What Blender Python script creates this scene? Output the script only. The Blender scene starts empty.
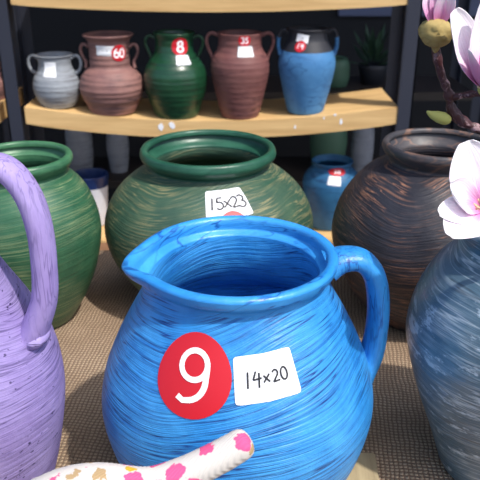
import bpy, bmesh, math, random
from mathutils import Vector, Matrix, noise
random.seed(7)
PI = math.pi
scn = bpy.context.scene
C = scn.collection

# ------------------------------------------------------------------ camera
CAM_H, PITCH, FPX = 0.43, math.radians(24), 700.0
cd = bpy.data.cameras.new('camera'); cam = bpy.data.objects.new('camera', cd); C.objects.link(cam)
cam.location = (0, 0, CAM_H); cam.rotation_euler = (PI/2 - PITCH, 0, 0)
cd.sensor_width = 36; cd.lens = 36*FPX/480; cd.clip_start = 0.01
cd.dof.use_dof = True; cd.dof.focus_distance = 0.50; cd.dof.aperture_fstop = 20
scn.camera = cam
# ------------------------------------------------------------------ sky, sun, exposure
w = bpy.data.worlds.new('world'); scn.world = w; w.use_nodes = True
wn = w.node_tree.nodes; wl = w.node_tree.links
bg = wn['Background']
sky = wn.new('ShaderNodeTexSky'); sky.sky_type = 'NISHITA'; sky.sun_disc = False
sky.sun_elevation = math.radians(60); sky.sun_rotation = math.radians(140)
sky.air_density = 1.0; sky.dust_density = 2.5
wl.new(sky.outputs[0], bg.inputs[0]); bg.inputs[1].default_value = 0.19
sd = bpy.data.lights.new('sun', 'SUN'); sd.energy = 3.5; sd.angle = math.radians(1.6); sd.color = (1.0, 0.95, 0.88)
so = bpy.data.objects.new('sun', sd); C.objects.link(so)
SUN_TO = Vector((0.46, -0.45, 1.0)).normalized()
so.rotation_euler = SUN_TO.to_track_quat('Z', 'Y').to_euler()
so.location = (1, -1, 3)
scn.view_settings.view_transform = 'Standard'; scn.view_settings.look = 'None'
scn.view_settings.gamma = 1; scn.view_settings.use_curve_mapping = False
scn.view_settings.exposure = 0.2

# ------------------------------------------------------------------ helpers
def ray(px, py):
    u = (px-240)/FPX; v = (240-py)/FPX; c = math.cos(PITCH); s = math.sin(PITCH)
    return Vector((u, c+v*s, -s+v*c))
def at(px, py, Y):                       # world point seen at a photo pixel, at ground distance Y
    r = ray(px, py); t = Y/r.y
    return Vector((0, 0, CAM_H)) + r*t
def atd(px, py, d):
    return Vector((0, 0, CAM_H)) + ray(px, py)*d

def srgb(r, g, b):
    f = lambda c: (c/255/12.92) if c/255 <= .04045 else ((c/255+.055)/1.055)**2.4
    return (f(r), f(g), f(b), 1)

def link_mesh(name, bm, mat=None, parent=None, smooth=True):
    bmesh.ops.recalc_face_normals(bm, faces=bm.faces)
    me = bpy.data.meshes.new(name); bm.to_mesh(me); bm.free()
    if smooth:
        for p in me.polygons: p.use_smooth = True
    if mat: me.materials.append(mat)
    o = bpy.data.objects.new(name, me); C.objects.link(o)
    if parent: o.parent = parent
    return o
def thing(name, label, cat, loc=(0, 0, 0), rz=0, group=None):
    o = bpy.data.objects.new(name, None); C.objects.link(o)
    o.empty_display_size = .02
    o.location = loc; o.rotation_euler = (0, 0, rz)
    o['label'] = label; o['category'] = cat
    if group: o['group'] = group
    return o
def tag(o, label, cat, group=None):
    o['label'] = label; o['category'] = cat
    if group: o['group'] = group
    return o
def struct(name, bm, m):
    o = link_mesh(name, bm, m, smooth=False); o['kind'] = 'structure'; return o
def box(bm, x0, x1, y0, y1, z0, z1, bev=0):
    r = bmesh.ops.create_cube(bm, size=1)
    vs = r['verts']
    for v in vs:
        v.co = Vector((x0+(v.co.x+.5)*(x1-x0), y0+(v.co.y+.5)*(y1-y0), z0+(v.co.z+.5)*(z1-z0)))
    if bev:
        es = list({e for v in vs for e in v.link_edges})
        bmesh.ops.bevel(bm, geom=es, offset=bev, segments=2, affect='EDGES')

def catmull(pts, n=6):
    P = [Vector(p) for p in pts]; out = []
    for i in range(len(P)-1):
        p0 = P[max(i-1, 0)]; p1 = P[i]; p2 = P[i+1]; p3 = P[min(i+2, len(P)-1)]
        for k in range(n):
            t = k/n
            out.append(.5*((2*p1)+(p2-p0)*t+(2*p0-5*p1+4*p2-p3)*t*t+(3*p1-p0-3*p2+p3)*t**3))
    out.append(P[-1]); return out

def lathe(bm, prof, segs=96, deform=None):
    rings = []
    for (r, z) in prof:
        if r < 1e-5:
            v = bm.verts.new((0, 0, z)); rings.append([v]*segs); continue
        ring = []
        for k in range(segs):
            a = 2*PI*k/segs; co = Vector((r*math.cos(a), r*math.sin(a), z))
            if deform: co = deform(co, a, r, z)
            ring.append(bm.verts.new(co))
        rings.append(ring)
    for i in range(len(rings)-1):
        A, B = rings[i], rings[i+1]
        for k in range(segs):
            j = (k+1) % segs
            vs = []
            for v in (A[k], A[j], B[j], B[k]):
                if v not in vs: vs.append(v)
            if len(vs) >= 3: bm.faces.new(vs)

def tube(bm, path, radii, flat=1.0, up=Vector((0, 1, 0)), segs=16, cap=True):
    """swept tube; radii per point; flat = width along 'up' relative to thickness"""
    n = len(path); rings = []
    for i, p in enumerate(path):
        t = (path[min(i+1, n-1)]-path[max(i-1, 0)]).normalized()
        side = t.cross(up)
        if side.length < 1e-4: side = t.cross(Vector((1, 0, 0.3)))
        side.normalize(); u2 = side.cross(t).normalized()
        r = radii[i] if hasattr(radii, '__len__') else radii
        rings.append([bm.verts.new(p+side*math.cos(2*PI*k/segs)*r+u2*math.sin(2*PI*k/segs)*r*flat) for k in range(segs)])
    for i in range(n-1):
        for k in range(segs):
            j = (k+1) % segs
            bm.faces.new((rings[i][k], rings[i][j], rings[i+1][j], rings[i+1][k]))
    if cap:
        bm.faces.new(rings[0]); bm.faces.new(rings[-1])

# ------------------------------------------------------------------ materials
def newmat(name):
    m = bpy.data.materials.new(name); m.use_nodes = True
    nt = m.node_tree; b = nt.nodes['Principled BSDF']
    return m, nt, b
def plain(name, col, rough=.6, metal=0, spec=.5):
    m, nt, b = newmat(name); b.inputs['Base Color'].default_value = col
    b.inputs['Roughness'].default_value = rough; b.inputs['Metallic'].default_value = metal
    b.inputs['Specular IOR Level'].default_value = spec
    return m
def N(nt, t, **kw):
    n = nt.nodes.new(t)
    for k, v in kw.items(): setattr(n, k, v)
    return n
def ramp(nt, src, stops):
    r = N(nt, 'ShaderNodeValToRGB'); nt.links.new(src, r.inputs[0])
    e = r.color_ramp.elements
    while len(e) < len(stops): e.new(.5)
    for el, (p, c) in zip(e, stops):
        el.position = p; el.color = c if hasattr(c, '__len__') else (c, c, c, 1)
    return r.outputs[0]
def mixc(nt, fac, a, b):
    m = N(nt, 'ShaderNodeMix', data_type='RGBA'); L = nt.links
    for i, v in ((0, fac), (6, a), (7, b)):
        if hasattr(v, 'is_output') or isinstance(v, bpy.types.NodeSocket): L.new(v, m.inputs[i])
        else: m.inputs[i].default_value = v
    return m.outputs[2]

def warped(nt, tilt=(0, 0, 0), warp=.02, wscale=8):
    """object coordinates, bent by a slow noise so the brush strokes arc"""
    L = nt.links
    tc = N(nt, 'ShaderNodeTexCoord')
    n = N(nt, 'ShaderNodeTexNoise'); n.inputs['Scale'].default_value = wscale; n.inputs['Detail'].default_value = 1
    L.new(tc.outputs['Object'], n.inputs['Vector'])
    s = N(nt, 'ShaderNodeVectorMath', operation='SUBTRACT'); L.new(n.outputs['Color'], s.inputs[0]); s.inputs[1].default_value = (.5, .5, .5)
    sc = N(nt, 'ShaderNodeVectorMath', operation='SCALE'); L.new(s.outputs[0], sc.inputs[0]); sc.inputs['Scale'].default_value = warp*2
    a = N(nt, 'ShaderNodeVectorMath', operation='ADD'); L.new(tc.outputs['Object'], a.inputs[0]); L.new(sc.outputs[0], a.inputs[1])
    mp = N(nt, 'ShaderNodeMapping'); mp.inputs['Rotation'].default_value = tilt; L.new(a.outputs[0], mp.inputs[0])
    return mp.outputs[0], tc.outputs['Object']
def stretched(nt, vec, sxy, sz, detail=3, rough=.6, off=0):
    mp = N(nt, 'ShaderNodeMapping'); mp.inputs['Scale'].default_value = (sxy, sxy, sz); mp.inputs['Location'].default_value = (off, off*.7, off*.3)
    nt.links.new(vec, mp.inputs[0])
    n = N(nt, 'ShaderNodeTexNoise'); n.inputs['Scale'].default_value = 1; n.inputs['Detail'].default_value = detail; n.inputs['Roughness'].default_value = rough
    nt.links.new(mp.outputs[0], n.inputs['Vector'])
    return n.outputs['Fac']
def noisef(nt, vec, scale, detail=3, rough=.6):
    n = N(nt, 'ShaderNodeTexNoise'); n.inputs['Scale'].default_value = scale; n.inputs['Detail'].default_value = detail; n.inputs['Roughness'].default_value = rough
    nt.links.new(vec, n.inputs['Vector']); return n.outputs['Fac']
def bump(nt, b, h, dist, strength=1):
    bp = N(nt, 'ShaderNodeBump'); bp.inputs['Distance'].default_value = dist; bp.inputs['Strength'].default_value = strength
    nt.links.new(h, bp.inputs['Height']); nt.links.new(bp.outputs[0], b.inputs['Normal'])
def math_(nt, op, a, bb):
    m = N(nt, 'ShaderNodeMath', operation=op)
    for i, v in ((0, a), (1, bb)):
        if isinstance(v, bpy.types.NodeSocket): nt.links.new(v, m.inputs[i])
        else: m.inputs[i].default_value = v
    return m.outputs[0]

def brushed(name, base, var, line, thr=(.56, .62), fxy=14, fz=380, tilt=(.06, .1, 0), warp=.02, wscale=7,
            rough=.55, blotch=None, speck=None, line2=None, bd=.0006, amount=1.0, spec=.4, thin_w=.030, broad_w=.5, patch=(.35, .6)):
    m, nt, b = newmat(name); L = nt.links
    v, obj = warped(nt, tilt, warp, wscale)
    soft = noisef(nt, obj, 22, 4)
    col = mixc(nt, ramp(nt, soft, [(.35, 0.), (.68, 1.)]), base, var)
    f1 = stretched(nt, v, fxy, fz, 3, .62)
    broad = ramp(nt, f1, [(thr[0], 0.), (thr[1]+.04, 1.)])
    fc = stretched(nt, v, fxy*.8, fz*.62, 2.5, .5, off=1.7)        # thin wandering scratches
    dist = math_(nt, 'ABSOLUTE', math_(nt, 'SUBTRACT', fc, .5), 0.)
    thin = ramp(nt, dist, [(0., 1.), (thin_w, 0.)])
    lines = math_(nt, 'MAXIMUM', thin, math_(nt, 'MULTIPLY', broad, broad_w))
    pt = ramp(nt, noisef(nt, obj, 16, 2), [(patch[0], 0.), (patch[1], 1.)])       # where the strokes are dense
    fac = math_(nt, 'MULTIPLY', math_(nt, 'MULTIPLY', lines, pt), amount)
    col = mixc(nt, fac, col, line)
    if line2:
        f2 = stretched(nt, v, fxy*1.3, fz*.7, 3, .6, off=3.1)
        l2 = ramp(nt, f2, [(.60, 0.), (.66, 1.)])
        col = mixc(nt, math_(nt, 'MULTIPLY', l2, .6), col, line2)
    if blotch:
        bl = ramp(nt, stretched(nt, v, 25, 70, 5, .7, 5), [(.56, 0.), (.62, 1.)])
        col = mixc(nt, math_(nt, 'MULTIPLY', bl, 1.), col, blotch)
    if speck:
        sp = ramp(nt, stretched(nt, v, 130, 300, 2, .6, 9), [(.66, 0.), (.70, 1.)])
        col = mixc(nt, sp, col, speck)
    L.new(col, b.inputs['Base Color'])
    b.inputs['Roughness'].default_value = rough; b.inputs['Specular IOR Level'].default_value = spec
    h = math_(nt, 'ADD', f1, math_(nt, 'MULTIPLY', noisef(nt, obj, 90, 3), .5))
    bump(nt, b, h, bd)
    return m

def wood(name, a, bcol, scale=3, rough=.6, axis='x'):
    m, nt, b = newmat(name)
    tc = N(nt, 'ShaderNodeTexCoord')
    mp = N(nt, 'ShaderNodeMapping'); mp.inputs['Scale'].default_value = (scale, scale*14, scale*14) if axis == 'x' else (scale*14, scale, scale*14)
    nt.links.new(tc.outputs['Object'], mp.inputs[0])
    n = noisef(nt, mp.outputs[0], 2.0, 5, .6)
    nt.links.new(ramp(nt, n, [(.3, a), (.7, bcol)]), b.inputs['Base Color'])
    b.inputs['Roughness'].default_value = rough
    bump(nt, b, n, .0006)
    return m

# burlap: woven threads with open weave, bumps
def burlap():
    m, nt, b = newmat('burlap'); L = nt.links
    tc = N(nt, 'ShaderNodeTexCoord')
    dn = N(nt, 'ShaderNodeTexNoise'); dn.inputs['Scale'].default_value = 30; L.new(tc.outputs['Object'], dn.inputs['Vector'])
    sc = N(nt, 'ShaderNodeVectorMath', operation='SCALE'); L.new(dn.outputs['Color'], sc.inputs[0]); sc.inputs['Scale'].default_value = .006
    ad = N(nt, 'ShaderNodeVectorMath', operation='ADD'); L.new(tc.outputs['Object'], ad.inputs[0]); L.new(sc.outputs[0], ad.inputs[1])
    mp = N(nt, 'ShaderNodeMapping'); mp.inputs['Rotation'].default_value = (0, 0, .12); L.new(ad.outputs[0], mp.inputs[0])
    ws = []
    for d in ('X', 'Y'):
        wv = N(nt, 'ShaderNodeTexWave', wave_type='BANDS', bands_direction=d); wv.inputs['Scale'].default_value = 76
        wv.inputs['Distortion'].default_value = 1.2; wv.inputs['Detail'].default_value = 1.5; wv.inputs['Detail Scale'].default_value = 2
        L.new(mp.outputs[0], wv.inputs['Vector']); ws.append(wv.outputs['Fac'])
    h = math_(nt, 'MULTIPLY', ws[0], ws[1])
    big = noisef(nt, tc.outputs['Object'], 9, 4)
    base = ramp(nt, big, [(.35, srgb(160, 138, 114)), (.65, srgb(192, 170, 144))])
    col = mixc(nt, ramp(nt, h, [(.0, 0.), (.35, 1.)]), srgb(118, 98, 82), base)
    L.new(col, b.inputs['Base Color']); b.inputs['Roughness'].default_value = .95; b.inputs['Specular IOR Level'].default_value = .1
    bump(nt, b, h, .0012)
    return m
def glove_mat():
    m, nt, b = newmat('floral_knit'); L = nt.links
    tc = N(nt, 'ShaderNodeTexCoord'); o = tc.outputs['Object']
    dn = N(nt, 'ShaderNodeTexNoise'); dn.inputs['Scale'].default_value = 120; L.new(o, dn.inputs['Vector'])
    sc = N(nt, 'ShaderNodeVectorMath', operation='SCALE'); L.new(dn.outputs['Color'], sc.inputs[0]); dn.inputs['Detail'].default_value = 3; sc.inputs['Scale'].default_value = .013
    ad = N(nt, 'ShaderNodeVectorMath', operation='ADD'); L.new(o, ad.inputs[0]); L.new(sc.outputs[0], ad.inputs[1])
    def spots(scale, thr, off):
        mp = N(nt, 'ShaderNodeMapping'); mp.inputs['Location'].default_value = off; L.new(ad.outputs[0], mp.inputs[0])
        v = N(nt, 'ShaderNodeTexVoronoi'); v.inputs['Scale'].default_value = scale; v.inputs['Randomness'].default_value = .8
        L.new(mp.outputs[0], v.inputs['Vector'])
        return ramp(nt, v.outputs['Distance'], [(thr, 1.), (thr+.02, 0.)])
    col = mixc(nt, spots(75, .29, (.5, .2, .1)), srgb(208, 203, 197), srgb(176, 150, 112))
    col = mixc(nt, spots(58, .30, (.013, .04, .02)), col, srgb(226, 92, 140))
    col = mixc(nt, spots(60, .15, (.71, .33, .9)), col, srgb(206, 168, 60))
    L.new(col, b.inputs['Base Color']); b.inputs['Roughness'].default_value = .95; b.inputs['Specular IOR Level'].default_value = .1
    mp = N(nt, 'ShaderNodeMapping'); mp.inputs['Rotation'].default_value = (0, 0, .9); L.new(o, mp.inputs[0])
    wv = N(nt, 'ShaderNodeTexWave', wave_type='BANDS', bands_direction='X'); wv.inputs['Scale'].default_value = 210
    L.new(mp.outputs[0], wv.inputs['Vector'])
    bump(nt, b, wv.outputs['Fac'], .00025)
    return m
def petal_mat(name, inner):
    m, nt, b = newmat(name); L = nt.links
    uv = N(nt, 'ShaderNodeUVMap')
    sx = N(nt, 'ShaderNodeSeparateXYZ'); L.new(uv.outputs[0], sx.inputs[0])
    mp = N(nt, 'ShaderNodeMapping'); mp.inputs['Scale'].default_value = (22, 2.0, 1); L.new(uv.outputs[0], mp.inputs[0])
    veins = noisef(nt, mp.outputs[0], 1.2, 3)
    t = math_(nt, 'ADD', sx.outputs['Y'], math_(nt, 'MULTIPLY', math_(nt, 'SUBTRACT', veins, .5), .35))
    col = ramp(nt, t, [(0., srgb(200, 96, 160)), (inner*.5, srgb(222, 150, 200)), (inner, srgb(240, 226, 238)), (1., srgb(246, 243, 246))])
    L.new(col, b.inputs['Base Color']); b.inputs['Roughness'].default_value = .6
    b.inputs['Subsurface Weight'].default_value = .15; b.inputs['Subsurface Radius'].default_value = (.004, .003, .003)
    bump(nt, b, veins, .0006)
    return m

M = {}
M['blue'] = brushed('bright_blue_clay', srgb(38, 130, 204), srgb(66, 158, 226), srgb(8, 44, 116), thr=(.555, .59), fxy=9, fz=430,
                    tilt=(.12, .22, 0), warp=.026, wscale=7, rough=.40, bd=.0014, line2=srgb(24, 100, 180), spec=.5, patch=(.38, .54), thin_w=.032)
M['blue_rim'] = brushed('bright_blue_rim', srgb(40, 132, 208), srgb(64, 158, 228), srgb(22, 84, 160), thr=(.60, .68), fxy=30, fz=160,
                    tilt=(.12, .22, 0), warp=.02, wscale=8, rough=.38, bd=.0008, spec=.5, patch=(.42, .62))
M['lavender'] = brushed('lavender_clay', srgb(140, 124, 180), srgb(160, 146, 198), srgb(76, 64, 112), thr=(.57, .61), fxy=12, fz=460,
                        tilt=(.05, -.16, 0), warp=.02, rough=.6, speck=srgb(58, 48, 88), bd=.0010, patch=(.3, .5), amount=.8)
M['green'] = brushed('emerald_clay', srgb(38, 84, 60), srgb(60, 106, 76), srgb(140, 152, 110), thr=(.55, .60), fxy=6, fz=420,
                     tilt=(.05, .10, 0), warp=.012, rough=.4, line2=srgb(22, 70, 50), bd=.0008, amount=.7, spec=.5)
M['green_rim'] = brushed('emerald_rim', srgb(42, 90, 64), srgb(80, 128, 92), srgb(28, 74, 54), thr=(.56, .66), fxy=12, fz=120, rough=.38, bd=.0006, amount=.5)
M['moss'] = brushed('moss_green_clay', srgb(48, 78, 64), srgb(64, 92, 72), srgb(150, 142, 102), thr=(.55, .59), fxy=13, fz=400,
                    tilt=(.12, .14, 0), warp=.028, wscale=7, rough=.5, line2=srgb(36, 78, 60), bd=.0011, amount=.75, patch=(.36, .56), spec=.5)
M['moss_rim'] = brushed('moss_rim', srgb(32, 76, 60), srgb(50, 98, 78), srgb(18, 56, 44), thr=(.56, .66), fxy=12, fz=120, rough=.35, bd=.0006, amount=.6)
M['black'] = brushed('black_clay', srgb(34, 34, 42), srgb(52, 52, 60), srgb(166, 118, 92), thr=(.55, .59), fxy=13, fz=400,
                     tilt=(-.05, .14, 0), warp=.028, wscale=7, rough=.45, bd=.0012, amount=.85, thin_w=.022, patch=(.40, .56), line2=srgb(84, 74, 74), spec=.5)
M['black_rim'] = brushed('black_rim', srgb(54, 54, 60), srgb(78, 74, 76), srgb(150, 112, 90), thr=(.56, .64), fxy=30, fz=80, rough=.45, bd=.0006, amount=.6)
M['teal'] = brushed('steel_blue_clay', srgb(62, 92, 110), srgb(96, 120, 136), srgb(186, 198, 206), thr=(.54, .60), fxy=10, fz=240,
                    tilt=(-.05, .20, 0), warp=.025, rough=.28, blotch=srgb(172, 188, 200), line2=srgb(60, 68, 74), bd=.0009, amount=.75, spec=.7)
M['blue_handle'] = brushed('bright_blue_handle', srgb(38, 130, 206), srgb(62, 156, 226), srgb(16, 58, 130), thr=(.55, .60), fxy=160, fz=24, tilt=(0, 0, 0),
                    warp=.01, wscale=12, rough=.40, bd=.0008, line2=srgb(24, 100, 180), spec=.5, patch=(.38, .56))
M['lavender_handle'] = brushed('lavender_handle', srgb(146, 128, 188), srgb(166, 150, 204), srgb(84, 70, 122), thr=(.55, .60), fxy=180, fz=26, tilt=(0, 0, 0),
                    warp=.01, wscale=12, rough=.6, bd=.0009, patch=(.4, .6))
M['small_grey'] = brushed('grey_clay', srgb(134, 140, 148), srgb(152, 158, 164), srgb(96, 94, 98), thr=(.56, .64), fxy=5, fz=120, tilt=(0, 0, 0), warp=.004, rough=.7, bd=.001)
M['small_brown'] = brushed('terracotta_clay', srgb(150, 110, 102), srgb(124, 90, 88), srgb(72, 54, 58), thr=(.53, .62), fxy=4, fz=110, tilt=(0, 0, 0), warp=.004, rough=.6, bd=.0015)
M['small_green'] = brushed('bottle_green_clay', srgb(20, 62, 40), srgb(26, 72, 46), srgb(10, 36, 26), thr=(.53, .62), fxy=4, fz=110, tilt=(0, 0, 0), warp=.003, rough=.33, bd=.0010, spec=.6)
M['small_red'] = brushed('maroon_clay', srgb(112, 70, 68), srgb(126, 84, 80), srgb(74, 46, 50), thr=(.55, .64), fxy=8, fz=90, tilt=(0, 0, 0), warp=.004, rough=.55, bd=.001)
M['small_blue'] = brushed('cobalt_clay', srgb(60, 116, 168), srgb(78, 134, 184), srgb(48, 94, 140), thr=(.55, .64), fxy=20, fz=60, tilt=(0, 0, 0), warp=.004, rough=.65, bd=.0006)
M['small_teal'] = brushed('dusk_blue_clay', srgb(36, 90, 132), srgb(50, 108, 148), srgb(24, 62, 100), thr=(.55, .64), fxy=10, fz=60, tilt=(0, 0, 0), warp=.004, rough=.5, bd=.0006)
M['charcoal'] = plain('charcoal_paint', srgb(38, 40, 48), .6)
M['navy'] = plain('navy_glaze', srgb(22, 44, 92), .35)
M['white_clay'] = plain('white_clay', srgb(196, 198, 206), .5)
M['dim_grey'] = brushed('dusty_grey_clay', srgb(120, 124, 134), srgb(134, 138, 146), srgb(84, 86, 98), thr=(.5, .6), fxy=3, fz=90, tilt=(0, 0, 0), warp=.002, rough=.7, bd=.001)
M['dim_green'] = plain('dusty_green_clay', srgb(60, 92, 74), .6)
M['pine'] = wood('pine_board', srgb(196, 158, 104), srgb(222, 186, 130), 3)
M['darkwood'] = wood('dark_board', srgb(30, 25, 24), srgb(46, 38, 34), 3)
M['tablewood'] = wood('table_board', srgb(120, 86, 62), srgb(150, 112, 82), 3)
M['slat'] = wood('weathered_board', srgb(150, 134, 104), srgb(182, 166, 132), 5, .8, axis='y')
M['iron'] = plain('painted_angle_iron', srgb(48, 52, 66), .5, 0.2)
M['burlap'] = burlap()
M['glove'] = glove_mat()
M['red'] = plain('red_sticker', srgb(196, 24, 40), .45)
M['paper'] = plain('white_paper', srgb(232, 234, 238), .6)
M['white_ink'] = plain('white_print', srgb(250, 240, 244), .5)
M['ink'] = plain('marker_ink', srgb(26, 26, 32), .5)
M['petal'] = petal_mat('petal_white', .48)
M['petal_rose'] = petal_mat('petal_rose', 1.5)
M['petal_pink'] = petal_mat('petal_pink', .75)
M['bark'] = brushed('magnolia_bark', srgb(74, 40, 44), srgb(54, 30, 34), srgb(170, 140, 144), thr=(.56, .6), fxy=160, fz=160, rough=.5, bd=.001, thin_w=.001, broad_w=1)
M['husk'] = brushed('bud_husk', srgb(158, 138, 84), srgb(182, 164, 108), srgb(120, 98, 58), thr=(.58, .66), fxy=60, fz=100, rough=.8, bd=.0008)
M['bud_green'] = plain('leaf_bud_green', srgb(180, 178, 96), .7)
M['stamen'] = plain('stamen_cream', srgb(214, 186, 150), .6)
M['wall'] = plain('dark_navy_wall', srgb(13, 14, 22), .8)
M['sheet'] = plain('slate_blue_sheet', srgb(84, 92, 122), .6)
M['shade_roof'] = plain('shade_roof_sheet', srgb(90, 92, 98), .8)
M['concrete'] = plain('concrete_floor', srgb(92, 88, 86), .9)
M['sleeve'] = plain('navy_sleeve', srgb(36, 42, 62), .9)
M['leaf'] = plain('dark_leaf', srgb(34, 62, 44), .6)
M['soil'] = plain('soil', srgb(40, 30, 26), .95)

# ------------------------------------------------------------------ setting
bm = bmesh.new(); box(bm, -3, 3, -1.2, 3.0, -.80, -.75); struct('floor', bm, M['concrete'])
bm = bmesh.new(); box(bm, -3, 3, 2.7, 2.8, -.75, 1.6); struct('wall_back', bm, M['wall'])
bm = bmesh.new()
for k in range(8):      # ribbed sheet high on the back wall
    x0 = .36+k*.30
    box(bm, x0, x0+.285, 2.675, 2.70, .135, 1.5, .004)
struct('trim_1', bm, M['sheet'])
bm = bmesh.new(); box(bm, -3, 3, 1.2, 2.8, 1.6, 1.64); struct('shade_roof', bm, M['shade_roof'])  # unseen roof above the frame, added to keep direct sun off the rack

# table and burlap
def cloth_z(x, y): return 0.0
t = thing('display_table', 'long brown wooden table under the burlap, its back edge bare', 'table', (0, .52, -.75))
bm = bmesh.new(); box(bm, -.9, .9, -.42, .45, .715, .745, .003); link_mesh('tabletop', bm, M['tablewood'], t, False)
for sx in (-.84, .84):
    for sy in (-.36, .38):
        bm = bmesh.new(); box(bm, sx-.03, sx+.03, sy-.03, sy+.03, 0, .715, .003); link_mesh('leg', bm, M['tablewood'], t, False)
bm = bmesh.new()
nx, ny = 150, 80; X0, X1, Y0, Y1 = -.85, .85, .12, .925
g = []
for j in range(ny+1):
    row = []
    for i in range(nx+1):
        x = X0+(X1-X0)*i/nx; y = Y0+(Y1-Y0)*j/ny
        wob = .006*noise.noise(Vector((x*9, y*3, 0)))
        row.append(bm.verts.new((x, y+(wob if j == ny else 0), -.0005-.0012*max(0, noise.noise(Vector((x*14, y*14, 3)))))))
    g.append(row)
for j in range(ny):
    for i in range(nx): bm.faces.new((g[j][i], g[j][i+1], g[j+1][i+1], g[j+1][i]))
o = link_mesh('burlap_cloth', bm, M['burlap'])
sol = o.modifiers.new('thickness', 'SOLIDIFY'); sol.thickness = .002; sol.offset = -1
tag(o, 'coarse tan burlap cloth spread over the table under all the big pots', 'cloth')

# small weathered board the blue pitcher stands on
bm = bmesh.new(); box(bm, -.095, .095, -.075, .075, 0, .006, .001)
o = link_mesh('wooden_board', bm, M['slat'], None, False); o.location = (.020, .42, .0005); o.rotation_euler = (0, 0, -.06)
tag(o, 'thin pale weathered board lying on burlap under the bright blue pitcher', 'board')

# ------------------------------------------------------------------ racks
def sag_board(x0, x1, y0, y1, z0, z1, sag):
    bm = bmesh.new(); n = 24; cols = []
    for i in range(n+1):
        u = i/n; x = x0+(x1-x0)*u; dz = -sag*(1-(2*u-1)**2)
        cols.append([bm.verts.new((x, y, z+dz)) for (y, z) in ((y0, z0), (y1, z0), (y1, z1), (y0, z1))])
    for i in range(n):
        for k in range(4): bm.faces.new((cols[i][k], cols[i][(k+1) % 4], cols[i+1][(k+1) % 4], cols[i+1][k]))
    bm.faces.new(cols[0]); bm.faces.new(cols[-1])
    es = [e for e in bm.edges if abs(e.verts[0].co.x-e.verts[1].co.x) > 1e-4]
    bmesh.ops.bevel(bm, geom=es, offset=.0015, segments=2, affect='EDGES')
    return bm
def angle_post(bm, x, y, sx, sy, z0, z1, wd=.03, th=.003):
    # L section, corner at x,y, flanges running sx and sy
    box(bm, min(x, x+sx*wd), max(x, x+sx*wd), min(y, y+sy*th), max(y, y+sy*th), z0, z1)
    box(bm, min(x, x+sx*th), max(x, x+sx*th), min(y, y+sy*wd), max(y, y+sy*wd), z0, z1)
SH_MID, SH_TOP, SH_LOW, SAG = .077, .325, -.222, .031
RX0, RX1, RY0, RY1 = -.467, .342, 1.50, 1.70
def rack(label, x0, x1, y0, y1, levels, mat, posts, z1=.95, th=.038, sag=SAG, group=None):
    r = thing('display_rack', label, 'rack', ((x0+x1)/2, (y0+y1)/2, -.75), 0, group)
    cx, cy, cz = r.location
    for z in levels:
        link_mesh('shelf', sag_board(x0-cx, x1-cx, y0-cy, y1-cy, z-th-cz, z-cz, sag*(.45 if z == SH_TOP else 1)), mat, r, False)
    for (px, py, sx, sy) in posts:
        bm = bmesh.new(); angle_post(bm, px-cx, py-cy, sx, sy, 0, z1+.75); link_mesh('post', bm, M['iron'], r, False)
    return r
rk = rack('tall rack of dark angle iron and pine shelves holding the five small handled jars', RX0, RX1, RY0, RY1,
     (SH_TOP, SH_MID, SH_LOW), M['pine'],
     ((-.505, 1.497, 1, 1), (-.522, 1.715, 1, -1), (.372, 1.497, -1, 1), (.385, 1.715, -1, -1)))
# white paint spatters / torn label scraps on the middle shelf's front edge
def scrap(px, py, wx, wz):
    p = at(px, py, RY0)
    bm = bmesh.new(); n = 9
    ctr = bm.verts.new((0, 0, 0)); ring = []
    for k in range(n):
        a = 2*PI*k/n; rr = .7+.5*random.random()
        ring.append(bm.verts.new((math.cos(a)*wx*rr, 0, math.sin(a)*wz*rr)))
    for k in range(n): bm.faces.new((ctr, ring[k], ring[(k+1) % n]))
    o = link_mesh('label_scrap', bm, M['paper'], rk, False); o.location = Vector((p.x, RY0-.0008, p.z))-rk.location
    o.modifiers.new('t', 'SOLIDIFY').thickness = .0005
for a in ((161, 127, .007, .010), (172, 125, .007, .009), (335, 115, .0035, .003), (341, 122, .0035, .008), (324, 118, .002, .003), (295, 127, .002, .005)): scrap(*a)
rack('neighbouring rack, only its pine shelf end showing at the left edge', -1.30, -.528, 1.48, 1.72, (SH_TOP, .077, SH_LOW), M['pine'],
     ((-1.33, 1.48, 1, 1), (-1.33, 1.72, 1, -1), (-.5255, 1.731, -1, 1)))
rack('dark rack standing behind the pine shelves, holding dusty dim pots', -.70, .70, 2.10, 2.36, (-.02, -.30), M['darkwood'],
     ((-.73, 2.10, 1, 1), (.73, 2.10, -1, 1), (-.73, 2.36, 1, -1), (.73, 2.36, -1, -1)), z1=.6, th=.025, sag=.0)

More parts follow.
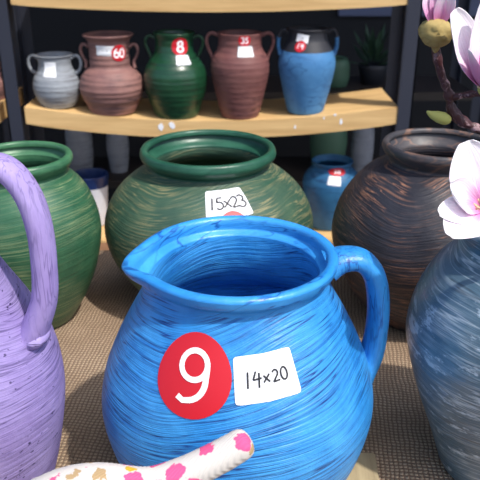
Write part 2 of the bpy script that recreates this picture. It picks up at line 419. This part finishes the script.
# ------------------------------------------------------------------ pots
def arc_table(prof):
    d = [0]
    for i in range(1, len(prof)): d.append(d[-1]+(Vector(prof[i])-Vector(prof[i-1])).length)
    return d
class Pot:
    """body turned on a wheel: outer points (bottom to lip), wall thickness, optional own rim mesh"""
    def __init__(s, name, label, cat, loc, outer, wall, mat, rim_from=None, rim_mat=None, deform=None, rz=0, segs=96, group=None, lip=None, zs=1.0, neck_in=None, ribs=None, sharp=6):
        s.loc = Vector(loc); s.rz = rz; s.zs = zs
        s.root = thing(name, label, cat, loc, rz, group)
        o = [(p.x, p.y) for p in catmull([(a, b*zs, 0) for a, b in outer], sharp)]
        if ribs: o = [(r_+ribs[0]*math.sin(z_*ribs[1]+3*noise.noise(Vector((z_*40, 0, 0))))*min(1, z_/.01), z_) for r_, z_ in o]
        s.outer = o; s.deform = deform
        R, Z = o[-1]
        # rounded lip, then the inner wall
        lw = (lip or wall)
        liparc = [(R-lw/2+lw/2*math.cos(a), Z+lw*.35*math.sin(a)) for a in (PI*.25, PI*.5, PI*.75, PI)]
        inner = [(max(r-wall, 0.0), z) for r, z in reversed(o) if z > wall*1.2 and z < Z-wall*.4 and r-wall > 0]
        inner = [(min(r, 9), z) for r, z in inner]
        if lip and lip > wall:
            inner = [(min(r, R-lw) if z > Z-.5*lw else r, z) for r, z in inner]
        if neck_in:                      # thick shoulder: the inside runs on below the neck before it widens
            zn, dep = neck_in; rn = min(r for r, z in inner if z > zn-.01)
            inner = [((min(r, rn+max(0, (zn-z)/dep)**2*(r-rn)) if zn-dep < z < zn else r), z) for r, z in inner]
        if deform: inner = [(min(r, R-lw) if z > neck_in[0]-.01 else r, z) for r, z in inner]
        end = [(inner[-1][0]*.6, wall), (0, wall)]
        nrim = None
        if rim_from is not None:
            nrim = min(i for i, p in enumerate(o) if p[1] >= rim_from)
            below = [i for i, p in enumerate(inner) if p[1] < rim_from]
            k = below[0]
            body = [(0, 0)]+o[:nrim+1]
            bm = bmesh.new(); lathe(bm, body, segs, deform)
            lathe(bm, inner[k-1:]+end, segs, deform)
            s.body = link_mesh('body', bm, mat, s.root)
            bm = bmesh.new(); lathe(bm, o[nrim:]+liparc+inner[:k], segs, deform)
            s.rim = link_mesh('rim', bm, rim_mat or mat, s.root)
        else:
            bm = bmesh.new(); lathe(bm, [(0, 0)]+o+liparc+inner+end, segs, deform)
            s.body = link_mesh('body', bm, mat, s.root)
        s.tab = arc_table(o)
    def surf(s, th, v, off=0):
        o, d = s.outer, s.tab
        v = max(0, min(d[-1], v)); i = 0
        while i < len(d)-2 and d[i+1] < v: i += 1
        t = (v-d[i])/max(1e-9, d[i+1]-d[i])
        r = o[i][0]+(o[i+1][0]-o[i][0])*t; z = o[i][1]+(o[i+1][1]-o[i][1])*t
        a = o[max(i-1, 0)]; b = o[min(i+2, len(o)-1)]
        tv = Vector((b[0]-a[0], b[1]-a[1])).normalized(); nr, nz = tv.y, -tv.x
        r += nr*off; z += nz*off
        co = Vector((r*math.cos(th), r*math.sin(th), z))
        if s.deform: co = s.deform(co, th, r, z)
        return co
    def v_of(s, z):
        for i in range(len(s.outer)-1):
            if s.outer[i][1] <= z <= s.outer[i+1][1] and i > 1:
                return s.tab[i]+(s.tab[i+1]-s.tab[i])*(z-s.outer[i][1])/max(1e-9, s.outer[i+1][1]-s.outer[i][1])
        return s.tab[-1]/2
    def hit(s, px, py):
        """where on the outer wall (angle, arc) the photo shows the sticker's middle"""
        r = ray(px, py); p0 = Vector((0, 0, CAM_H)); best = None; t = max(.05, (s.loc.y-.3)/r.y)
        while t < (s.loc.y+.2)/r.y:
            p = p0+r*t-s.loc; p.rotate(Matrix.Rotation(-s.rz, 3, 'Z'))
            if 0 < p.z < s.outer[-1][1]:
                v = s.v_of(p.z); q = s.surf(0, v); rr = math.hypot(q.x, q.y)
                if math.hypot(p.x, p.y) <= rr: return math.atan2(p.y, p.x), v
            t += .0005
        return -PI/2, s.tab[-1]/2

def patch(pot, th0, v0, rx, rz_, rot, kind, mat, name, parent, off=.0007, dx=0, dz=0, corner=.12, n=40, rings=10):
    c, sn = math.cos(rot), math.sin(rot)
    r0 = math.hypot(*pot.surf(th0, v0).xy)
    def m(s, t):
        s2 = (s+dx)*c-(t+dz)*sn; t2 = (s+dx)*sn+(t+dz)*c
        return pot.surf(th0+s2/r0, v0+t2, off)
    bm = bmesh.new(); ctr = bm.verts.new(m(0, 0)); prev = None
    for q in range(1, rings+1):
        ring = []
        for k in range(n):
            a = 2*PI*k/n
            if kind == 'disc': s, t = math.cos(a), math.sin(a)
            else:
                e = 2/(2/corner)
                ca, sa = math.cos(a), math.sin(a)
                s = math.copysign(abs(ca)**corner, ca); t = math.copysign(abs(sa)**corner, sa)
            ring.append(bm.verts.new(m(s*rx*q/rings, t*rz_*q/rings)))
        for k in range(n):
            j = (k+1) % n
            if prev: bm.faces.new((prev[k], prev[j], ring[j], ring[k]))
            else: bm.faces.new((ctr, ring[k], ring[j]))
        prev = ring
    o = link_mesh(name, bm, mat, parent)
    return o, m
def arc(cx, cy, rx, ry, a0, a1, n=14):
    return [(cx+rx*math.cos(math.radians(a0+(a1-a0)*i/n)), cy+ry*math.sin(math.radians(a0+(a1-a0)*i/n))) for i in range(n+1)]
G = {  # strokes of each character in a unit-high box about (0,0)
 '9': [arc(0, .2, .27, .28, 0, 360, 24), [(.27, .2), (.27, .02)]+arc(-.06, -.08, .33, .40, 10, -75, 8)+[(-.1, -.5), (-.22, -.44)]],
 '6': [arc(0, -.2, .26, .28, 0, 360, 24), arc(.12, -.12, .38, .60, 180, 95, 10)],
 '0': [arc(0, 0, .26, .48, 0, 360, 28)],
 '8': [arc(0, .24, .21, .24, 0, 360, 20), arc(0, -.24, .26, .26, 0, 360, 22)],
 '3': [arc(-.02, .23, .22, .24, 150, -90, 14), arc(-.02, -.24, .25, .25, 90, -150, 14)],
 '5': [[(.2, .46), (-.14, .44)], [(-.14, .44), (-.2, .08)], arc(-.04, -.16, .25, .28, 120, -140, 14)],
 '1': [[(.02, .48), (-.04, -.46)]],
 '4': [[(-.05, .46), (-.24, -.02)], [(-.24, -.02), (.26, .04)], [(.14, .36), (.06, -.5)]],
 '2': [arc(0, .18, .2, .24, 160, -30, 10)+[(-.2, -.42)], [(-.2, -.42), (.3, -.36)]],
 'x': [[(-.22, .2), (.24, -.36)], [(.26, .26), (-.24, -.34)]],
 '-': [[(-.2, 0), (.2, .02)]],
}
def write(text, mfun, h, adv, wd, cx=0, cz=0, mat=None, parent=None, name='number', slope=0.0, sc=None):
    bm = bmesh.new(); x = cx-adv*(len(text)-1)/2
    for ci, ch in enumerate(text):
        k = (sc or {}).get(ci, 1.0)
        for st in G[ch]:
            P = [Vector((x+p[0]*h*k, cz+p[1]*h*k+slope*(x-cx), 0)) for p in st]
            Q = []
            for i in range(len(P)-1):
                m_ = max(1, int((P[i+1]-P[i]).length/(h*.07)))
                for q in range(m_): Q.append(P[i].lerp(P[i+1], q/m_))
            Q.append(P[-1]); L = None
            for i, p in enumerate(Q):
                tt = (Q[min(i+1, len(Q)-1)]-Q[max(i-1, 0)])
                if tt.length < 1e-9: continue
                nn = Vector((-tt.y, tt.x, 0)).normalized()*wd/2
                cur = (bm.verts.new(mfun(*(p+nn).xy)), bm.verts.new(mfun(*(p-nn).xy)))
                if L: bm.faces.new((L[0], L[1], cur[1], cur[0]))
                L = cur
        x += adv
    return link_mesh(name, bm, mat, parent)
def sticker(pot, px, py, rx, rz_, text, h, adv, wd, rot=0, kind='disc', **kw):
    th, v = pot.hit(px, py)
    disc = kind == 'disc'
    off = kw.pop('off', .0007)
    o, _ = patch(pot, th, v, rx, rz_, rot, kind, M['red'] if disc else M['paper'], 'price_sticker' if disc else 'size_label', pot.root, off=off)
    if text:
        c, sn = math.cos(rot), math.sin(rot); r0 = math.hypot(*pot.surf(th, v).xy)
        def m(s, t): return pot.surf(th+(s*c-t*sn)/r0, v+s*sn+t*c, off+.0005)
        write(text, m, h, adv, wd, mat=M['white_ink'] if disc else M['ink'], parent=o, name='number' if disc else 'handwriting', **kw)
    return o

def handle(pot, pts, r, flat=1.4, ang=0, mat=None, n=7, taper=None):
    """pts in (radius, z) in the pot's own vertical half-plane at angle ang"""
    path = [Vector((p.x*math.cos(ang), p.x*math.sin(ang), p.y)) for p in catmull([(a, b*pot.zs, 0) for a, b in pts], n)]
    m_ = len(path)-1
    rad = [r*(1+.35*(abs(2*i/m_-1))**4) for i in range(m_+1)] if not taper else [r*(taper[0]+(taper[1]-taper[0])*i/m_) for i in range(m_+1)]
    bm = bmesh.new(); tube(bm, path, rad, flat, Vector((-math.sin(ang), math.cos(ang), 0)), 20)
    return link_mesh('handle', bm, mat or pot.body.data.materials[0], pot.root)

# --- bright blue pitcher
SP = math.radians(188)
def spout(co, a, r, z):
    f = max(0, min(1, (z-.168)/.040)); f = f*f*(3-2*f)
    d = math.atan2(math.sin(a-SP), math.cos(a-SP)); g = math.exp(-(d/.30)**2)
    s = 1+.15*f*g
    co = Vector((co.x*s, co.y*s, co.z-.004*f*g))
    return co
PB = Pot('pitcher', 'bright blue brushed clay pitcher with spout, red 9 sticker and 14x20 label', 'pitcher', (-.002, .47, .0075),
    [(.068, 0), (.084, .008), (.097, .03), (.1050, .055), (.1085, .08), (.1045, .105), (.095, .130), (.0835, .153), (.073, .172), (.0675, .184),
     (.0675, .190), (.0730, .1945), (.0750, .2010)], .0055, M['blue'], rim_from=.186, rim_mat=M['blue_rim'], lip=.0085, neck_in=(.190, .06), deform=spout, sharp=6, segs=128)
handle(PB, [(.069, .190), (.080, .195), (.094, .1935), (.1045, .181), (.1095, .160), (.1105, .135), (.108, .112), (.100, .092)], .0085, 1.5, math.radians(4), M['blue_handle'], n=8)
sticker(PB, 193.5, 375, .0265, .0290, '9', .035, .02, .0040, rot=-.03)
sticker(PB, 266, 377, .0215, .0160, '14x20', .0115, .0062, .0012, rot=.06, kind='card', sc={2: .75, 3: .8, 4: .75}, slope=.02)

# --- lavender jug (left edge)
PL = Pot('jug', 'lavender brushed clay jug with tall loop handle, cropped by the left edge', 'jug', (-.213, .42, .0015),
    [(.046, 0), (.056, .008), (.068, .04), (.078, .08), (.0835, .12), (.080, .155), (.068, .185), (.054, .212), (.043, .236), (.038, .258), (.041, .278), (.047, .286)],
    .005, M['lavender'], segs=96)
handle(PL, [(.040, .272), (.052, .292), (.068, .293), (.080, .278), (.0855, .255), (.0855, .225), (.082, .200), (.070, .172)], .0078, 1.5, math.radians(-6), M['lavender_handle'], n=8)
bm = bmesh.new()
bmesh.ops.create_icosphere(bm, subdivisions=3, radius=1)
for v in bm.verts: v.co = Vector((v.co.x*.0085, v.co.y*.014, v.co.z*.0065))*(1+.12*noise.noise(v.co*2))
o = link_mesh('clay_joint', bm, M['lavender'], PL.root); o.location = (.0745, -.009, .1745)

# --- green pot left
PG = Pot('pot', 'emerald green round pot behind the lavender jug, pale streaks, thick rolled rim', 'pot', (-.2415, .735, .0015),
    [(.036, 0), (.043, .006), (.060, .035), (.074, .07), (.0815, .107), (.0795, .133), (.071, .158), (.060, .174), (.0515, .181), (.0500, .186), (.0545, .191), (.0575, .1965), (.0570, .201)],
    .0042, M['green'], rim_from=.184, rim_mat=M['green_rim'], lip=.0075, neck_in=(.19, .03))
# --- moss green pot middle
PM = Pot('pot', 'largest moss green pot directly behind the bright blue pitcher, marked 15x23', 'pot', (-.0378, .80, .0015),
    [(.066, 0), (.078, .006), (.100, .03), (.119, .060), (.1275, .090), (.1245, .116), (.112, .139), (.093, .157), (.0745, .168), (.0700, .174), (.0765, .179), (.0805, .185), (.0795, .191)],
    .0045, M['moss'], rim_from=.1715, rim_mat=M['moss_rim'], lip=.008, neck_in=(.172, .03), segs=112)
sticker(PM, 227, 203, .0235, .0185, '15x23', .0160, .0082, .0018, rot=.05, kind='card', cz=.000, slope=.0)
sticker(PM, 234, 224, .0150, .0150, '', .01, .01, .001, off=.0012)
# --- black pot
PK = Pot('pot', 'black round pot with copper brown scratches behind the pitcher handle', 'pot', (.221, .75, .0015),
    [(.056, 0), (.066, .006), (.088, .035), (.103, .065), (.1125, .095), (.1115, .120), (.102, .147), (.081, .175), (.0575, .190), (.0545, .194), (.0590, .200), (.0625, .206), (.0620, .211)],
    .0045, M['black'], rim_from=.191, rim_mat=M['black_rim'], lip=.007, neck_in=(.192, .03), segs=112)
# --- steel blue pot right front
PT = Pot('pot', 'steel blue glazed pot holding the magnolia branch, cropped by the right edge', 'pot', (.2215, .48, .0015),
    [(.042, 0), (.047, .006), (.059, .04), (.074, .08), (.0855, .12), (.0865, .14), (.081, .165), (.070, .188), (.060, .200), (.055, .209), (.0545, .218), (.058, .225)],
    .005, M['teal'], segs=96)

# --- five small jars on the middle shelf
def shelf_z(x, base=SH_MID):
    u = (x-RX0)/(RX1-RX0); return base-SAG*(1-(2*u-1)**2)+.0004
def two_handles(pot, pts, r, flat=1.3, mat=None, a0=0):
    handle(pot, pts, r, flat, a0, mat); handle(pot, pts, r, flat, PI+a0, mat)
def shelf_x(px, py, Y): return at(px, py, Y).x
x = shelf_x(58, 85, 1.56)
P1 = Pot('jar', 'small pale grey two-handled jar, leftmost on the pine shelf', 'jar', (x, 1.552, shelf_z(x)-.0005),
    [(.034, 0), (.038, .003), (.047, .02), (.052, .04), (.0495, .058), (.042, .072), (.0365, .082), (.0355, .095), (.0375, .104), (.0405, .108)], .004, M['small_grey'], ribs=(.00028, 520), sharp=12, zs=1.03, segs=64, group='handled jars on the pine shelf')
two_handles(P1, [(.036, .101), (.046, .107), (.055, .101), (.057, .089), (.053, .077), (.045, .070)], .0032)
sticker(P1, 50, 70, .0125, .0165, '', .01, .01, .001, kind='card', rot=-.05)
x = shelf_x(112, 80, 1.56)
P2 = Pot('jar', 'reddish brown ribbed two-handled jar with red 60 sticker', 'jar', (x, 1.552, shelf_z(x)-.0005),
    [(.047, 0), (.051, .003), (.058, .018), (.066, .034), (.0705, .052), (.066, .070), (.055, .083), (.0445, .091), (.0435, .105), (.0435, .128), (.0465, .143), (.053, .149), (.055, .152)], .004, M['small_brown'], ribs=(.00045, 480), sharp=12, zs=1.1, segs=64, group='handled jars on the pine shelf')
two_handles(P2, [(.044, .128), (.051, .133), (.059, .131), (.062, .121), (.058, .110), (.053, .102), (.052, .096), (.053, .088)], .0032)
sticker(P2, 105, 51, .019, .0105, '--', .01, .008, .0010, kind='card', rot=-.04)
sticker(P2, 119, 53, .0172, .0175, '60', .0185, .0125, .0038, rot=-.03, off=.0013)
x = shelf_x(176, 80, 1.56)
P3 = Pot('jar', 'glossy bottle green two-handled jar with red 8 sticker', 'jar', (x, 1.55, shelf_z(x)-.0005),
    [(.043, 0), (.048, .003), (.055, .02), (.065, .045), (.069, .068), (.066, .088), (.056, .105), (.046, .117), (.0415, .128), (.0405, .142), (.0435, .152), (.0455, .156)], .004, M['small_green'], ribs=(.00028, 480), sharp=12, zs=1.15, segs=64, group='handled jars on the pine shelf')
two_handles(P3, [(.041, .146), (.051, .150), (.060, .146), (.062, .136), (.057, .124), (.052, .114), (.050, .106)], .0032)
sticker(P3, 180, 46.5, .0178, .0190, '8', .0220, .012, .0046, rot=-.02)
sticker(P3, 183, 60.5, .0150, .0112, '---', .008, .006, .0008, kind='card', off=.0013)
x = shelf_x(240, 80, 1.56)
P4 = Pot('jar', 'dull maroon two-handled jar with red 35 sticker, between green and blue jars', 'jar', (x, 1.546, shelf_z(x)-.0005),
    [(.038, 0), (.042, .003), (.047, .020), (.055, .050), (.062, .080), (.0635, .100), (.059, .116), (.051, .128), (.047, .137), (.0465, .152), (.0485, .160)], .004, M['small_red'], ribs=(.00028, 520), sharp=12, zs=1.12, segs=64, group='handled jars on the pine shelf')
two_handles(P4, [(.047, .156), (.058, .160), (.068, .157), (.072, .145), (.068, .131), (.062, .120), (.058, .110)], .0035)
sticker(P4, 244.5, 40.5, .0128, .0130, '35', .0125, .0085, .0024, rot=-.03)
sticker(P4, 245.5, 52, .0160, .0120, '---', .008, .006, .0008, kind='card', rot=-.02, off=.0013)
x = shelf_x(306, 80, 1.56)
P5 = Pot('jar', 'cobalt blue two-handled jar with charcoal neck, rightmost on the pine shelf', 'jar', (x, 1.555, shelf_z(x)-.0005),
    [(.036, 0), (.040, .003), (.045, .020), (.053, .050), (.061, .085), (.0615, .105), (.056, .122), (.048, .136), (.0425, .146), (.0415, .158), (.044, .165)], .004, M['small_blue'],
    rim_from=.134, rim_mat=M['charcoal'], zs=1.09, segs=64, group='handled jars on the pine shelf')
two_handles(P5, [(.042, .158), (.052, .163), (.059, .158), (.062, .148)], .0042, mat=M['charcoal'])
two_handles(P5, [(.062, .149), (.0635, .140), (.0625, .128), (.058, .116)], .0042, mat=M['small_blue'])
sticker(P5, 302.5, 38.5, .0130, .0085, '-', .008, .006, .0014, kind='card', rot=-.15)
sticker(P5, 300.5, 46.5, .0118, .0125, '14', .0120, .0085, .0022, rot=-.1, off=.0013)

# --- lower shelf: dusk blue jar, navy-rimmed white jar
def low_z(x): return shelf_z(x, SH_LOW)
x = shelf_x(331, 185, 1.60)
P6 = Pot('jar', 'dusk blue jar with small red sticker on the lowest shelf', 'jar', (x, 1.60, low_z(x)-.0005),
    [(.044, 0), (.049, .004), (.058, .04), (.066, .08), (.0685, .108), (.064, .128), (.054, .141), (.046, .147), (.044, .152), (.048, .159), (.0495, .163)], .004, M['small_teal'], segs=64)
sticker(P6, 337, 172, .0200, .0120, '38', .0105, .0085, .0024, rot=-.08, off=.0013)
sticker(P6, 334.5, 181, .0150, .0115, '---', .006, .006, .0007, kind='card', rot=-.12)
x = shelf_x(91, 185, 1.60)
P7 = Pot('jar', 'white jar with navy glazed rim on the lowest shelf between two green pots', 'jar', (x, 1.60, low_z(x)-.0005),
    [(.028, 0), (.031, .003), (.035, .03), (.038, .07), (.040, .100), (.0425, .118), (.0445, .128)], .004, M['white_clay'], rim_from=.100, rim_mat=M['navy'], segs=64)
x = shelf_x(-3, 95, 1.6)
P8 = Pot('jar', 'dark brown jar on the neighbouring rack at the left edge', 'jar', (x-.012, 1.60, .0615),
    [(.030, 0), (.034, .004), (.043, .03), (.046, .05), (.040, .07), (.030, .082), (.032, .09)], .004, M['small_brown'], segs=48)

# --- dusty pots on the dark rack behind
def backpot(px, pyb, hw, h, mat, label, Y=2.2, zb=-.30, shape=0):
    x = at(px, pyb, Y).x
    k = hw/1.0
    prof = [(.7*k, 0), (.78*k, .004), (.93*k, h*.3), (k, h*.55), (.9*k, h*.78), (.66*k, h*.9), (.68*k, h*.97), (.76*k, h)] if shape == 0 else \
           [(.8*k, 0), (.86*k, .004), (k, h*.3), (k, h*.7), (.9*k, h*.9), (.8*k, h*.96), (.85*k, h)]
    return Pot('jar', label, 'jar', (x, Y, zb), prof, .004, mat, segs=48)
backpot(80, 150, .042, .17, M['dim_grey'], 'dim ribbed grey jar on dark back rack, behind navy-rimmed jar', shape=1)
backpot(118, 150, .036, .16, M['dim_grey'], 'dim grey jar on dark back rack, seen just left of largest green pot', shape=0)
backpot(328, 150, .060, .19, M['dim_green'], 'dim greenish jar on dark back rack, seen above the dusk blue jar', shape=0)
backpot(362, 150, .036, .17, M['dim_grey'], 'dim narrow jar on dark back rack, seen beside the right rack post', shape=1)
backpot(335, 80, .043, .085, M['dim_green'], 'dim green pot on upper dark rack, right of the cobalt jar', zb=-.02, shape=1)
# dim plant on the upper dark shelf
pp = thing('potted_plant', 'dim leafy plant in the dark behind the right end of the pine shelf', 'plant', (at(372, 80, 2.24).x, 2.24, -.02))
bm = bmesh.new(); lathe(bm, [(0, 0), (.035, 0), (.045, .05), (.047, .06), (.042, .06), (.040, .05), (0, .048)], 32); link_mesh('planter', bm, M['charcoal'], pp)
bm = bmesh.new()
for k in range(46):
    a = random.random()*2*PI; el = random.uniform(.2, 1.4); L_ = random.uniform(.05, .12)
    d = Vector((math.cos(a)*math.cos(el), math.sin(a)*math.cos(el), math.sin(el)))
    b0 = Vector((0, 0, .05)); c0 = b0+d*L_; s = d.cross(Vector((0, 0, 1))).normalized()*.010; u = s.cross(d).normalized()*.003
    va = [bm.verts.new(p) for p in (b0+d*L_*.4, c0-d*.02+s, c0+d*.02, c0-d*.02-s, c0-d*.015+u)]
    bm.faces.new((va[0], va[1], va[4])); bm.faces.new((va[1], va[2], va[4])); bm.faces.new((va[2], va[3], va[4])); bm.faces.new((va[3], va[0], va[4]))
link_mesh('foliage', bm, M['leaf'], pp, False)

# ------------------------------------------------------------------ magnolia branch standing in the steel blue pot
mg = thing('magnolia_branch', 'magnolia branch with two white and pink blossoms, above the steel blue pot', 'branch', (.2215, .48, .006))
base = mg.location.copy()
def loc(p): return Vector(p)-base
def mk_tube(name, pts, r0, r1, mat, parent, n=6, knob=0.0):
    path = catmull(pts, n); m_ = len(path)-1
    rad = [(r0+(r1-r0)*i/m_)*(1+knob*noise.noise(path[i]*160)) for i in range(m_+1)]
    bm = bmesh.new(); tube(bm, path, rad, 1, Vector((0, 1, .1)), 12); return link_mesh(name, bm, mat, parent)
stem_pts = [Vector((0, 0, .0)), Vector((.012, .004, .10)), Vector((.022, .006, .20)), loc(at(520, 160, .49)), loc(at(500, 140, .50)), loc(at(480, 130, .50)), loc(at(462, 121, .50)), loc(at(452, 110, .50)), loc(at(448, 92, .50)), loc(at(441, 74, .50)), loc(at(437, 56, .50)), loc(at(435, 44, .50))]
stem_pts[0] = Vector((-.01, 0, .006))
mk_tube('stem', stem_pts, .0040, .0026, M['bark'], mg, 8, .75)
mk_tube('twig', [loc(at(450, 98, .50)), loc(at(460, 96, .497)), loc(at(472, 94, .492)), loc(at(482, 94, .487)), loc(at(484, 90, .480))], .0022, .0022, M['bark'], mg, 6, .4)
mk_tube('twig', [Vector((.006, 0, .04)), Vector((-.012, -.020, .14)), loc(at(505, 232, .430)), loc(at(496, 216, .432)), loc(at(487, 209, .434))], .0025, .0025, M['bark'], mg, 6, .3)
# leaf bud and flower bud
def blob(name, p, axis, L, R, mat, parent, taper=.35, wob=.1):
    bm = bmesh.new(); bmesh.ops.create_icosphere(bm, subdivisions=3, radius=1)
    q = axis.normalized().to_track_quat('Z', 'Y')
    for v in bm.verts:
        c = v.co.copy(); k = R*(1-taper*c.z)*(1+wob*noise.noise(c*2.5))
        c = Vector((c.x*k, c.y*k, c.z*L)); c.rotate(q); v.co = c+p
    return link_mesh(name, bm, mat, parent)
blob('leaf_bud', loc(at(439, 117, .497)), Vector((-1, 0, .35)), .0095, .0042, M['bud_green'], mg)
blob('leaf_bud', loc(at(431, 114, .497)), Vector((-1, 0, .6)), .004, .0022, M['bud_green'], mg)
bud = blob('bud_husk', loc(at(436, 33, .497)), Vector((.15, 0, 1)), .0098, .0118, M['husk'], mg, taper=-.08, wob=.25)
blob('bud_scale', loc(at(436, 46, .497)), Vector((0, 0, -1)), .005, .0034, M['husk'], bud)

def petal(name, base_p, tip_p, normal, W, parent, mat, cup=.25, curl=.15, fold=0.0, n=18, m=12, tipw=.0):
    """broad spoon-shaped petal from base to tip; cup bends its sides up, curl bends its tip along the normal"""
    a = tip_p-base_p; L = a.length; a.normalize()
    nrm = (normal-a*normal.dot(a)).normalized(); s = a.cross(nrm)
    bm = bmesh.new(); uvl = bm.loops.layers.uv.new('UVMap'); g = []; uvs = {}
    for j in range(n+1):
        t = j/n; wd = W*max(.03, (math.sin(PI*min(1, t*.93+.035)**.85)**.62)*(.42+.58*min(1, t*1.7)))
        row = []
        for i in range(m+1):
            x = 2*i/m-1
            lift = cup*wd*(x*x)+curl*L*(t*t-t*.55)-fold*L*max(0, t-.7)**2*4
            rip = .012*L*math.sin(9*t+5*x)*abs(x)
            p = base_p+a*(L*t)+s*(wd*x*(1-.12*cup*x*x))+nrm*(lift+rip)
            v = bm.verts.new(p); uvs[v] = (i/m, t); row.append(v)
        g.append(row)
    for j in range(n):
        for i in range(m):
            f = bm.faces.new((g[j][i], g[j][i+1], g[j+1][i+1], g[j+1][i]))
            for l in f.loops: l[uvl].uv = uvs[l.vert]
    o = link_mesh(name, bm, mat, parent)
    so_ = o.modifiers.new('t', 'SOLIDIFY'); so_.thickness = .0007; so_.offset = 0
    ss = o.modifiers.new('s', 'SUBSURF'); ss.levels = 1; ss.render_levels = 1
    return o
def stamens(parent, p, axis, n=34, L=.011, spread=.9):
    q = axis.normalized().to_track_quat('Z', 'Y'); bm = bmesh.new()
    for k in range(n):
        u = random.random()**.5*spread; a = random.random()*2*PI
        d = Vector((math.sin(u)*math.cos(a), math.sin(u)*math.sin(a), math.cos(u))); d.rotate(q)
        side = d.orthogonal().normalized()*.0016
        l = L*random.uniform(.7, 1)
        tube(bm, [p, p+d*l*.5+side*.5, p+d*l+side], [.0006, .0006, .0008], 1, Vector((.3, 1, .2)), 6)
    return link_mesh('stamens', bm, M['stamen'], parent)
CAMP = Vector((0, 0, CAM_H))
def blossom(center, axis, petals, Lst=.011):
    c = loc(center)
    fl = blob('blossom', c, axis, .0045, .0040, M['bud_green'], mg, taper=.2)
    stamens(fl, c, axis, L=Lst)
    for (tip, W, mat, cup, curl, nv) in petals:
        petal('petal', c, loc(tip), nv, W, fl, mat, cup, curl)
    return fl
# lower blossom, at the mouth of the steel blue pot
c2 = at(484, 209, .434)
ax2 = Vector((-.25, -.8, .45))
blossom(c2, ax2, [
    (at(464, 141, .440), .0195, M['petal'], .22, .10, Vector((0, -1, .3))),
    (at(440, 188, .418), .0135, M['petal'], .55, .40, Vector((.3, -.7, .5))),
    (at(437, 213, .405), .0110, M['petal'], .15, .05, Vector((-.1, -.8, .6))),
    (at(446, 238, .392), .0150, M['petal'], .20, .10, Vector((0, -.6, .8))),
    (at(528, 150, .445), .0185, M['petal'], .25, .15, Vector((0, -1, .3))),
    (at(535, 215, .420), .0170, M['petal'], .25, .15, Vector((.1, -1, .5))),
    (at(515, 250, .405), .0160, M['petal'], .25, .15, Vector((0, -1, .5)))])
# upper blossom
c1 = at(484, 89, .480)
blossom(c1, Vector((-.1, -.6, .8)), [
    (at(446, 13, .480), .0175, M['petal'], .35, .22, Vector((.6, -.8, .2))),
    (at(482, -4, .478), .0150, M['petal'], .35, .2, Vector((.3, -1, 0))),
    (at(461, 56, .455), .0095, M['petal_rose'], .5, .30, Vector((.3, -.4, .8))),
    (at(476, 52, .458), .0085, M['petal_rose'], .5, .25, Vector((.2, -.5, .8))),
    (at(525, 20, .480), .0140, M['petal'], .35, .2, Vector((-.5, -.8, .1))),
    (at(520, 78, .455), .0130, M['petal'], .35, .2, Vector((-.2, -.8, .5)))])
# petals rising from the flower bud
for tip, W in ((at(430, -20, .494), .0095), (at(444, -22, .497), .0098), (at(450, -14, .490), .0080)):
    petal('petal', loc(at(436, 30, .497)), loc(tip), Vector((0, -1, .1)), W, bud, M['petal_pink'], .5, .05)

# ------------------------------------------------------------------ person: gloved hand pointing at the pitcher
pr = thing('person', "person's hand in a white floral knit glove, index finger pointing at the pitcher", 'person', (0, 0, 0))
def W_(px, py, d): return atd(px, py, d)
def skin(name, verts, edges, radii, mat, parent, root=0, sub=2):
    me = bpy.data.meshes.new(name); me.from_pydata([tuple(v) for v in verts], edges, [])
    o = bpy.data.objects.new(name, me); C.objects.link(o); o.parent = parent
    sk = o.modifiers.new('skin', 'SKIN'); sk.use_smooth_shade = True
    for i, r in enumerate(radii):
        r2 = r if hasattr(r, '__len__') else (r, r)
        me.skin_vertices[0].data[i].radius = r2
    me.skin_vertices[0].data[root].use_root = True
    sb = o.modifiers.new('sub', 'SUBSURF'); sb.levels = sub; sb.render_levels = sub
    me.materials.append(mat)
    return o
V = []; E = []; R = []
def chain(pts, rad, start=None):
    prev = start
    for p, r in zip(pts, rad):
        V.append(p); R.append(r); i = len(V)-1
        if prev is not None: E.append((prev, i))
        prev = i
    return prev
# wrist and palm
wr = chain([W_(-40, 590, .365), W_(10, 555, .375)], [.024, .023])
idx = chain([W_(62, 496, .385), W_(104, 483, .386), W_(146, 489, .386), W_(190, 472, .386), W_(222, 456, .386), W_(252, 438, .386)], [.021, .0135, .0112, .0100, .0098, .0090], wr)
mid = chain([W_(72, 535, .380), W_(118, 520, .378), W_(158, 520, .372), W_(170, 545, .366), W_(150, 565, .364)], [.019, .0115, .0100, .0092, .0086], wr)
rng = chain([W_(55, 565, .372), W_(100, 552, .366), W_(138, 556, .358), W_(148, 580, .354), W_(130, 596, .354)], [.017, .0108, .0094, .0088, .0082], wr)
pky = chain([W_(35, 590, .364), W_(78, 584, .354), W_(108, 592, .347), W_(112, 612, .344), W_(96, 622, .345)], [.015, .0098, .0086, .0080, .0074], wr)
thb = chain([W_(48, 530, .352), W_(96, 524, .346), W_(136, 534, .346)], [.0125, .0105, .0092], wr)
skin('glove', V, E, R, M['glove'], pr, root=1)
V = []; E = []; R = []
chain([W_(-46, 594, .364), W_(-120, 650, .35), W_(-200, 720, .33)], [.026, .032, .037])
skin('sleeve', V, E, R, M['sleeve'], pr, sub=1)
